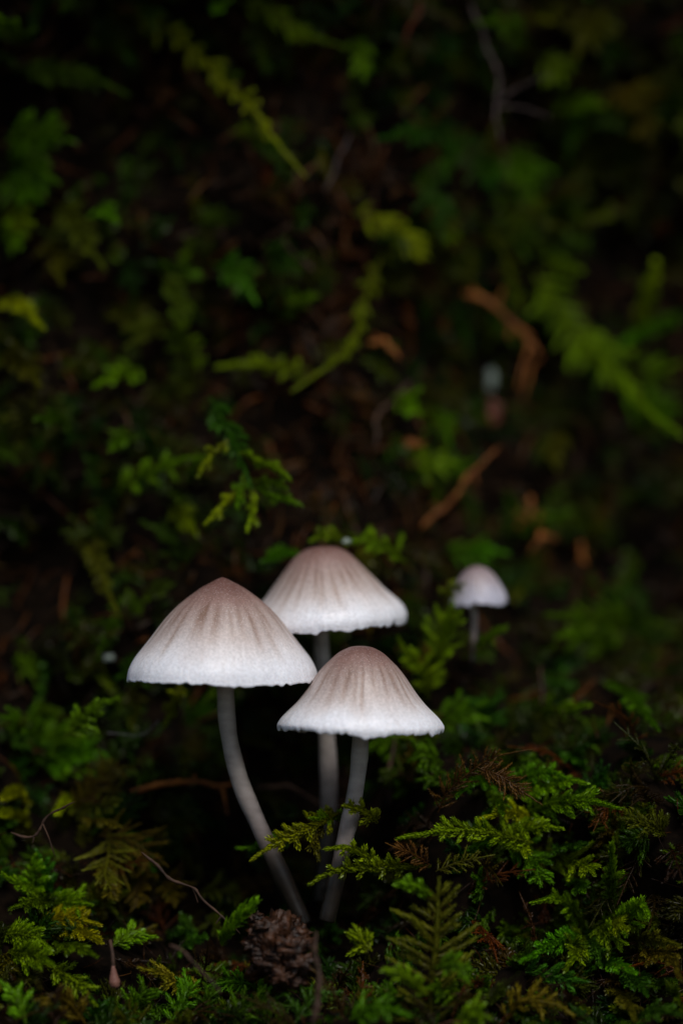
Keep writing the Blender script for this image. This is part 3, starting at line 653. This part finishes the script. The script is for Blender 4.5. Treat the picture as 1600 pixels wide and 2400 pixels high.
for pts, c, nb, bl in (([(30, 160), (110, 165), (200, 168), (300, 212)], 'green', 14, .3), ([(0, 340), (60, 330), (120, 320), (175, 330)], 'green', 15, .42), ([(20, 380), (80, 390), (145, 430)], 'green', 15, .4),
        ([(0, 420), (50, 440), (92, 475)], 'green', 13, .36), ([(0, 500), (40, 510), (80, 525)], 'bright', 10, .34), ([(0, 560), (25, 555), (52, 572)], 'bright', 8, .3), ([(130, 480), (170, 510), (200, 560), (245, 630)], 'olive', 16, .34),
        ([(225, 500), (250, 495), (272, 520)], 'green', 6, .2), ([(0, 710), (50, 715), (108, 772)], 'yellow', 9, .24), ([(330, 862), (270, 880), (219, 904)], 'bright', 7, .2), ([(178, 996), (130, 988), (87, 985)], 'green', 7, .2),
        ([(310, 1015), (280, 1030), (255, 1055)], 'green', 7, .2), ([(400, 1185), (430, 1215), (462, 1248)], 'bright', 8, .2), ([(1200, 340), (1215, 400), (1250, 470)], 'green', 14, .5), ([(1290, 240), (1350, 240), (1412, 246)], 'bright', 9, .3),
        ([(1240, 100), (1190, 60), (1120, 60)], 'green', 9, .3), ([(1380, 0), (1370, 60), (1390, 110)], 'olive', 12, .5), ([(1260, 130), (1300, 160), (1320, 200)], 'bright', 9, .34), ([(1180, 420), (1200, 520), (1240, 600)], 'green', 16, .5),
        ([(1270, 610), (1320, 620), (1361, 634)], 'bright', 6, .2), ([(1100, 300), (1000, 305), (885, 322)], 'deep', 18, .4), ([(1060, 320), (1060, 370), (1050, 420)], 'deep', 12, .3), ([(1130, 350), (1145, 400), (1150, 440)], 'deep', 12, .3),
        ([(960, 420), (1010, 440), (1030, 560)], 'deep', 12, .36), ([(1045, 1300), (1110, 1288), (1198, 1292)], 'green', 12, .3), ([(1190, 1250), (1250, 1225), (1330, 1200)], 'green', 8, .24), ([(1000, 950), (1030, 990), (1050, 1040)], 'green', 10, .34),
        ([(920, 930), (960, 945), (990, 975)], 'bright', 8, .24), ([(950, 1060), (1000, 1080), (1060, 1090)], 'bright', 12, .3), ([(1000, 1150), (1040, 1110), (1110, 1080)], 'green', 10, .3), ([(1500, 1480), (1400, 1455), (1280, 1446)], 'green', 16, .45),
        ([(1450, 1520), (1370, 1490), (1300, 1500)], 'green', 14, .4), ([(1550, 1500), (1480, 1440), (1390, 1360)], 'deep', 14, .4), ([(1020, 1700), (1060, 1680), (1130, 1640)], 'green', 10, .35), ([(1130, 1720), (1140, 1680), (1130, 1640)], 'deep', 10, .34),
        ([(1240, 1650), (1310, 1665), (1375, 1650)], 'bright', 7, .26), ([(1440, 1610), (1480, 1640), (1545, 1720)], 'green', 12, .3), ([(940, 1760), (900, 1740), (870, 1745)], 'green', 10, .24), ([(1060, 1700), (1010, 1730), (940, 1725)], 'bright', 12, .26),
        ([(1040, 1790), (1000, 1770), (960, 1775)], 'green', 10, .26), ([(1000, 1600), (1010, 1560), (1040, 1520)], 'olive', 10, .3), ([(100, 560), (140, 600), (150, 660)], 'olive', 12, .3), ([(620, 600), (660, 590), (700, 640)], 'deep', 9, .3),
        ([(650, 740), (700, 700), (730, 690)], 'green', 9, .3), ([(500, 620), (560, 640), (600, 700)], 'deep', 9, .3), ([(1500, 180), (1510, 260), (1520, 330)], 'gold', 12, .4), ([(1410, 215), (1470, 225), (1560, 215)], 'gold', 9, .34), ([(820, 90), (850, 130), (860, 180)], 'green', 9, .3),
        ([(380, 640), (420, 700), (430, 760)], 'olive', 12, .3), ([(1360, 880), (1400, 820), (1440, 800)], 'bright', 10, .4), ([(1440, 900), (1520, 880), (1590, 850)], 'bright', 12, .44), ([(1480, 1010), (1540, 970), (1600, 960)], 'green', 12, .44), ([(0, 830), (60, 850), (100, 900)], 'olive', 12, .3),
        ([(690, 1290), (650, 1300), (620, 1320)], 'green', 7, .2), ([(60, 100), (20, 60), (0, 40)], 'green', 7, .3), ([(520, 0), (512, 12), (520, 25)], 'green', 4, .2), ([(1330, 1010), (1290, 1050), (1300, 1100)], 'olive', 9, .3)):
    hero(own_label(pts, c, 'blurred moss frond', ' on the bank'), gB, pts, c, nb, bl*1.15, 'mid', lift=(.25, 1.15), face=.9, r=.055)

hero('small sprig lying against the rim of the tiny mushroom cap', gB, [(1030, 1402), (1055, 1385), (1085, 1375)], 'olive', 4, .12, 'mid', Y=(1.9, 1.75), face=.9)
# ------------------------------------------------------------------ the moss carpet between them (too many to count)
def normal_at(i, j):
    i = min(max(i, 1), nv-2); j = min(max(j, 1), nu-2)
    a = gridV[i+1, j]-gridV[i-1, j]; b = gridV[i, j+1]-gridV[i, j-1]
    n = np.cross(b, a); n /= np.linalg.norm(n)
    return n if n[1] < .2 or n[2] > 0 else -n

def visible_window(p):
    k = (p[1]+D)/D
    return abs(p[0]) < 6.0*k and -2.4 < p[2] < 14.3

def carpet(name, label, n, choose, seed):
    random.seed(seed)
    cells = [(i, j) for i in range(1, nv-1) for j in range(1, nu-1) if visible_window(gridV[i, j])]
    area = np.array([np.linalg.norm(np.cross(gridV[i+1, j]-gridV[i, j], gridV[i, j+1]-gridV[i, j])) for i, j in cells])
    ids = rng.choice(len(cells), size=n, p=area/area.sum())
    Vs, Fs, ts, cs, off = [], [], [], [], 0
    for q in ids:
        i, j = cells[q]
        p = gridV[i, j] + (gridV[i+1, j]-gridV[i, j])*random.random() + (gridV[i, j+1]-gridV[i, j])*random.random()
        spec = choose(p)
        if spec is None: continue
        key, col, L, nb, bl, down = spec
        nr = normal_at(i, j)
        d = nr*random.uniform(.3, .8) + rng.normal(0, .75, 3) + np.array([0, -.15, down]); d /= np.linalg.norm(d)
        if d.dot(nr) < .12: d = d + nr*(.2-d.dot(nr)); d /= np.linalg.norm(d)
        c1 = p - nr*.08; c2 = c1 + d*L*.5; d2 = d + np.array([0, 0, -.45]) + rng.normal(0, .25, 3); d2 /= np.linalg.norm(d2)
        c3 = c2 + d2*L*.5
        path, _ = smooth_path([c1, c2, c3], 14)
        nrm = Vector(nr + rng.normal(0, .45, 3) + np.array([0, -.3, .3])).normalized()
        V, F, t = frond_arrays(path, key, nb, bl, nrm, r=.045)
        Vs.append(V); Fs.append(F+off); ts.append(t); off += len(V)
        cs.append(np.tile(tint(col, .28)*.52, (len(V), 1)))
    V = np.concatenate(Vs); F = np.concatenate(Fs)
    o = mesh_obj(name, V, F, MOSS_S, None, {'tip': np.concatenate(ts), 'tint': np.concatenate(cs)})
    tag(o, label, 'moss', None, 'stuff')
    return len(F)

def patch(p, f=.5, s=0):
    return noise.noise(Vector((p[0]*f+s, p[2]*f, p[1]*f+s*2)))

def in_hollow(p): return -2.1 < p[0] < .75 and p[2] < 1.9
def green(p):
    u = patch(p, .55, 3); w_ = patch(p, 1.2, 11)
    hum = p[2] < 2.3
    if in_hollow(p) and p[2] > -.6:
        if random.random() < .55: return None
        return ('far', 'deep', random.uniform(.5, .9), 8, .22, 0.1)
    if not hum and u < -.12 and random.random() < .75: return None
    col = random.choices(['bright', 'green', 'deep', 'olive', 'yellow'], [.2 + .3*max(0, u), .3, .3, .3, .06])[0]
    L = random.uniform(.6, 1.2) if not hum else random.uniform(.35, .75)
    if random.random() < .8*g(p[0], p[2], -1.7, 9.6, 2.2, 2.2) + .6*g(p[0], p[2], -.3, 6.2, 1.4, 1.2): return None
    if p[0] > 2.2 and p[2] > 6 and random.random() < .6: return ('far', random.choice(['bright', 'green', 'yellow', 'olive']), random.uniform(1.0, 1.8), 10, random.uniform(.3, .5), -.3)
    near = hum and abs(p[1]) < 1.6
    return ('mid' if near else 'far', col, L, 12 if near else 9, random.uniform(.22, .42), 0.15 if hum else -.35)
def brown(p):
    u = patch(p, .5, 21)
    if u < -.1 and random.random() < .6: return None
    warm = max(0, g(p[0], p[2], 1.8, 6.5, 2.6, 3.2))
    col = random.choices(['brown', 'rust', 'olive', 'gold'], [.5, .1 + .5*warm, .3, .08 + .2*warm])[0]
    return ('thinfar' if p[2] > 2.3 else 'thin', col, random.uniform(.6, 1.3), 12, random.uniform(.2, .4), -.2)
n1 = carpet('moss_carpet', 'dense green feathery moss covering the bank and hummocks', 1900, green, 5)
n2 = carpet('withered_moss', 'brown and olive withered moss strands matted among the green', 1000, brown, 6)
def fibres(n):
    cells = [(i, j) for i in range(1, nv-1) for j in range(1, nu-1) if visible_window(gridV[i, j])]
    Vs, Fs, cs, off = [], [], [], 0
    for q in rng.integers(0, len(cells), n):
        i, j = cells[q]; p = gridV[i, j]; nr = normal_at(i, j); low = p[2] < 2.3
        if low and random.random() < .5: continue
        d = rng.normal(0, 1, 3); d -= nr*d.dot(nr)*.7; d /= np.linalg.norm(d); L = random.uniform(.15, .9)
        e = rng.normal(0, .25, 3)
        pa, _ = smooth_path([p + nr*.02 - d*L*.5, p + nr*random.uniform(.05, .25), p + nr*random.uniform(.0, .3) + (d+e)*L*.5], 6)
        V, F = tube(pa, random.uniform(.005, .011 if low else .03)*np.array([.7, 1, 1.1, 1, .8, .4]), 4, .12)
        Vs.append(V); Fs.append(F+off); off += len(V)
        c = np.array(random.choice([(.05, .022, .008), (.028, .015, .008), (.075, .04, .014), (.03, .02, .014), (.09, .035, .01)]))
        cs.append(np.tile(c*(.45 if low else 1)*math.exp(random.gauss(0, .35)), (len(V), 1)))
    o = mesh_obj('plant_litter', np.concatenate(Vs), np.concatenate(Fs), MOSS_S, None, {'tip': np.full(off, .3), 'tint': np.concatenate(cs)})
    tag(o, 'fine brown plant fibres and shreds littering the bank between the moss', 'litter', None, 'stuff')
fibres(3200)

# ------------------------------------------------------------------ twigs and scraps
def twig(label, pts, rad, mat=TWIG, lift=(0, .4), Y=None, side=(), name='twig', cat='twig', group=None, wob=.07):
    n = len(pts)
    if Y: p3 = [P(a, b, Y[0]+(Y[1]-Y[0])*k/(n-1)) for k, (a, b) in enumerate(pts)]
    else:
        ya = on_bank(*pts[0]).y - lift[0]; yb = min(on_bank(*pts[-1]).y, ya+1) - lift[1]
        p3 = [P(a, b, ya+(yb-ya)*k/(n-1)) for k, (a, b) in enumerate(pts)]
    path, L = smooth_path(p3, 40)
    path = path + wob*np.stack([[noise.noise(Vector((q[0]*3+k*9, q[1]*3, q[2]*3))) for k in range(3)] for q in path])
    u = np.linspace(0, 1, 40)
    r = rad*(1 + .12*rng.normal(size=40))*(1-.45*u)*np.minimum(1, .25+9*(1-u))*np.minimum(1, .25+9*u)*(1 + .45*np.array([noise.noise(Vector((t*14, rad*50, 3))) for t in u]))
    o = empty(name, path[0]); tag(o, label, cat, group)
    V, F = tube(path, r, 9, .05); mesh_obj('shaft', V-path[0], F, mat, o)
    for (u0, dx, dz, ln) in side:
        b = path[int(u0*39)]; e = b + np.array([dx, -.1, dz])*ln; m_ = (b+e)/2 + np.array([0, 0, .06*ln])
        q, _ = smooth_path([b, m_, e], 14)
        V, F = tube(q, rad*.6*np.linspace(1, .45, 14), 7, .06); mesh_obj('side_shoot', V-path[0], F, mat, o)
    return o
twig('forked orange brown dead twig on the bank above the tiny mushroom', [(1080, 685), (1160, 722), (1210, 765), (1265, 825)], .062, TWIG, (.4, 1.2), side=((.42, .25, .9, .35), (.85, -.3, -1, .7), (.6, -.2, -.8, .3), (.2, -.3, .5, .3), (.7, .5, -.3, .4)))
twig('orange brown twig pointing down beside the forked one', [(1265, 825), (1240, 870), (1225, 930)], .032, TWIG, (.5, .8), wob=.14)
twig('thin orange twig slanting up from the bank over the tiny mushroom', [(985, 1235), (1050, 1180), (1110, 1110), (1170, 1045)], .045, TWIG, (.5, .9), side=((.5, .5, .6, .3), (.25, -.5, .5, .25), (.7, .2, -.8, .25), (.1, -.4, -.4, .2)))
twig('curled orange scrap of bark in the middle of the bank', [(862, 800), (905, 798), (922, 825), (930, 862)], .05, TWIG, (.4, .8), side=((.3, -.4, .6, .2), (.6, .7, -.2, .2)), wob=.14, name='bark_scrap', cat='bark')
twig('reddish brown twig bending over the bank, near the curled bark scrap', [(990, 865), (945, 915), (890, 970), (876, 1045)], .045, TWIG_D, (.6, .9), side=((.6, -.4, -.6, .25),))
twig('reddish brown twig lying across the dark hollow behind the leaning stem', [(300, 1850), (380, 1838), (470, 1836), (560, 1845)], .05, TWIG, Y=(1.4, 1.6), side=((.85, .2, -1, .4), (.6, -.1, .6, .2)))
twig('brown twig arching across the hollow behind the middle stem', [(600, 1850), (680, 1845), (730, 1870), (750, 1890)], .04, TWIG_D, Y=(1.9, 2.0))
twig('grey purple twig hanging high on the bank with a swollen end', [(1100, 0), (1130, 80), (1165, 170), (1160, 260), (1178, 335)], .035, TWIG_G, (.6, 1.3), side=((.75, .9, -.2, .9), (.72, 1.0, .5, .8)))
twig('thin dark red stalk hanging from the top of the bank', [(975, 0), (970, 40), (945, 110)], .03, LEAF_R, (.6, .8), name='stalk', cat='stalk')
twig('thin brown stalk standing behind the hummock', [(1266, 1660), (1264, 1600), (1268, 1560)], .03, TWIG_D, (.5, .6), name='stalk', cat='stalk')
twig('thin olive stalk standing behind the front mushroom', [(912, 1890), (915, 1800), (920, 1730)], .04, TWIG_D, Y=(1.6, 1.7), name='stalk', cat='stalk')
twig('brown stem of the olive fronds running down to the crumbly clump', [(330, 1995), (400, 2060), (480, 2110), (561, 2188)], .024, TWIG_D, Y=(-.3, -.6), side=((.5, .3, -.8, .25), (.8, -.4, -.5, .2)))
twig('pale grey fallen twig high on the bank', [(760, 440), (800, 360), (820, 310)], .03, TWIG_G, (.6, .7))
twig('brown twig leaning in the moss under the long hanging strand', [(730, 640), (690, 600), (660, 560)], .05, TWIG_D, (.5, .7))
twig('yellow brown forked stem on the hummock with the yellow rounded tips', [(30, 1945), (75, 1958), (110, 1920), (180, 1885)], .022, TWIG_D, Y=(-.1, -.3), side=((.5, .35, -.9, .5), (.3, -.1, -.5, .2)))
twig('blurred brown stalk in the moss in front of the brown clump', [(735, 2400), (745, 2300), (740, 2190)], .045, TWIG_D, Y=(-2.4, -2.2), name='stalk', cat='stalk')
twig('blurred dark twig lying in the moss between pink capsule and bark clump', [(390, 2215), (450, 2260), (520, 2330)], .022, TWIG_D, Y=(-2.0, -2.3))
for px, py, a, s in ((1250, 1215, .4, 1.0), (1235, 1160, -.5, .8), (1352, 1275, .2, .6)):
    twig({1250: 'larger', 1235: 'upper', 1352: 'small lone'}[px] + ' rusty brown withered leaf shred on the bank above the tiny mushroom', [(px, py), (px+10, py+30), (px+a*60, py+70*s)], .05*s, TWIG, (.4, .9), side=((.3, -.6, .3, .3*s), (.5, .7, -.2, .35*s), (.7, -.5, -.6, .3*s)), wob=.15, name='leaf_shred', cat='leaf', group='rusty leaf shreds')

def lump(c, r, squash=(1, 1, 1), seed=0, f=1.6, amp=.5, nu_=18, nv_=12):
    V, F = [], []
    for i in range(nv_+1):
        for j in range(nu_):
            th = math.pi*i/nv_; ph = 2*math.pi*j/nu_
            d = Vector((math.sin(th)*math.cos(ph), math.sin(th)*math.sin(ph), math.cos(th)))
            k = r*(1 + amp*noise.fractal(d*f + Vector((seed*3.1, seed, 0)), 1.0, 2.0, 4))
            V.append((c[0]+d.x*k*squash[0], c[1]+d.y*k*squash[1], c[2]+d.z*k*squash[2]))
    for i in range(nv_):
        for j in range(nu_):
            a, b = i*nu_+j, i*nu_+(j+1) % nu_
            F.append((a, a+nu_, b+nu_, b))
    return np.array(V), F
base = np.array(P(655, 2290, -1.0))
cl = empty('bark_clump', base); tag(cl, 'brown crumbly wet bark clump in the moss below the mushroom stems', 'bark')
V, F = lump((0, 0, .36), .40, (.95, .8, .95), 2, 2.2, .7, 40, 28); mesh_obj('core', V, F, CRUMB, cl)
for k, (px, py, dy, r) in enumerate(((600, 2155, 0, .08), (686, 2153, -.05, .085), (625, 2180, -.2, .15), (670, 2185, -.15, .16), (705, 2190, -.05, .11), (600, 2215, -.2, .1), (628, 2208, -.35, .09), (680, 2222, -.45, .14),
                                     (650, 2240, -.45, .13), (700, 2262, -.5, .15), (660, 2290, -.5, .14), (630, 2265, -.4, .12), (690, 2300, -.45, .13), (612, 2240, -.3, .1))):
    c = np.array(P(px, py, -.9+dy)) - base
    V, F = lump(c, r*random.uniform(.6, 1.15), (random.uniform(.7, 1.6), 1, random.uniform(.6, 1.1)), k+10, 3.0, .95, 24, 16); mesh_obj('crumb', V, F, CRUMB, cl)
def scrap(name, label, cat, px, py, lift, r, sq, mat, seed, Y=None):
    c = np.array(P(px, py, Y)) if Y is not None else np.array(on_bank(px, py, lift))
    V, F = lump((0, 0, 0), r, sq, seed, 2.6, 1.0, 28, 18); o = mesh_obj(name, V, F, mat); o.location = Vector(c)*U; tag(o, label, cat)
scrap('lichen_flake', 'pale greenish white lichen flake on the bank below the forked orange twig', 'lichen', 1152, 888, .7, .085, (.75, .4, 1.5), LICHEN, 3)
scrap('dead_leaf', 'small dull red leaf scrap under the lichen flake', 'leaf', 1155, 965, .5, .12, (.9, .4, 1.3), LEAF_R, 5)
scrap('lichen_flake', 'tiny white fleck on the frond beside the middle mushroom cap', 'lichen', 812, 1268, 0, .04, (1.4, .6, .8), LICHEN, 6, 1.5)
scrap('lichen_flake', 'faint grey fleck in the shade beside the largest mushroom cap', 'lichen', 254, 1542, .2, .05, (1.3, .6, .8), LICHEN, 7)
scrap('bark_scrap', 'lumpy orange bark scrap on the bank above the tiny mushroom', 'bark', 965, 1040, .4, .09, (1.5, .5, .7), TWIG, 8)
# pink capsule on its stalk
q = [P(258, 2205, -1.0), P(264, 2240, -1.15), P(266, 2275, -1.2)]
path, _ = smooth_path(q, 20); o = empty('moss_capsule', path[0]); tag(o, 'pinkish drop-shaped spore capsule hanging on a short stalk in the moss', 'capsule')
V, F = tube(path, .025, 8, .03); mesh_obj('stalk', V-path[0], F, TWIG_D, o)
qq, _ = smooth_path([P(265, 2265, -1.2), P(267, 2290, -1.2), P(270, 2318, -1.2)], 20)
V, F = tube(qq, np.interp(np.linspace(0, 1, 20), [0, .2, .7, .92, 1], [.02, .035, .075, .06, .01]), 14, .02); mesh_obj('capsule', V-path[0], F, SEED, o)
q = [P(250, 1718, 1.2), P(300, 1722, 1.25), P(335, 1722, 1.3), P(372, 1690, 1.35)]
path, _ = smooth_path(q, 24); V, F = tube(path, .0045, 5, .05); o = mesh_obj('spider_silk', V-path[0], F, SILK); o.location = Vector(path[0])*U
tag(o, 'thin grey spider silk thread at the edge of the dark hollow', 'thread')
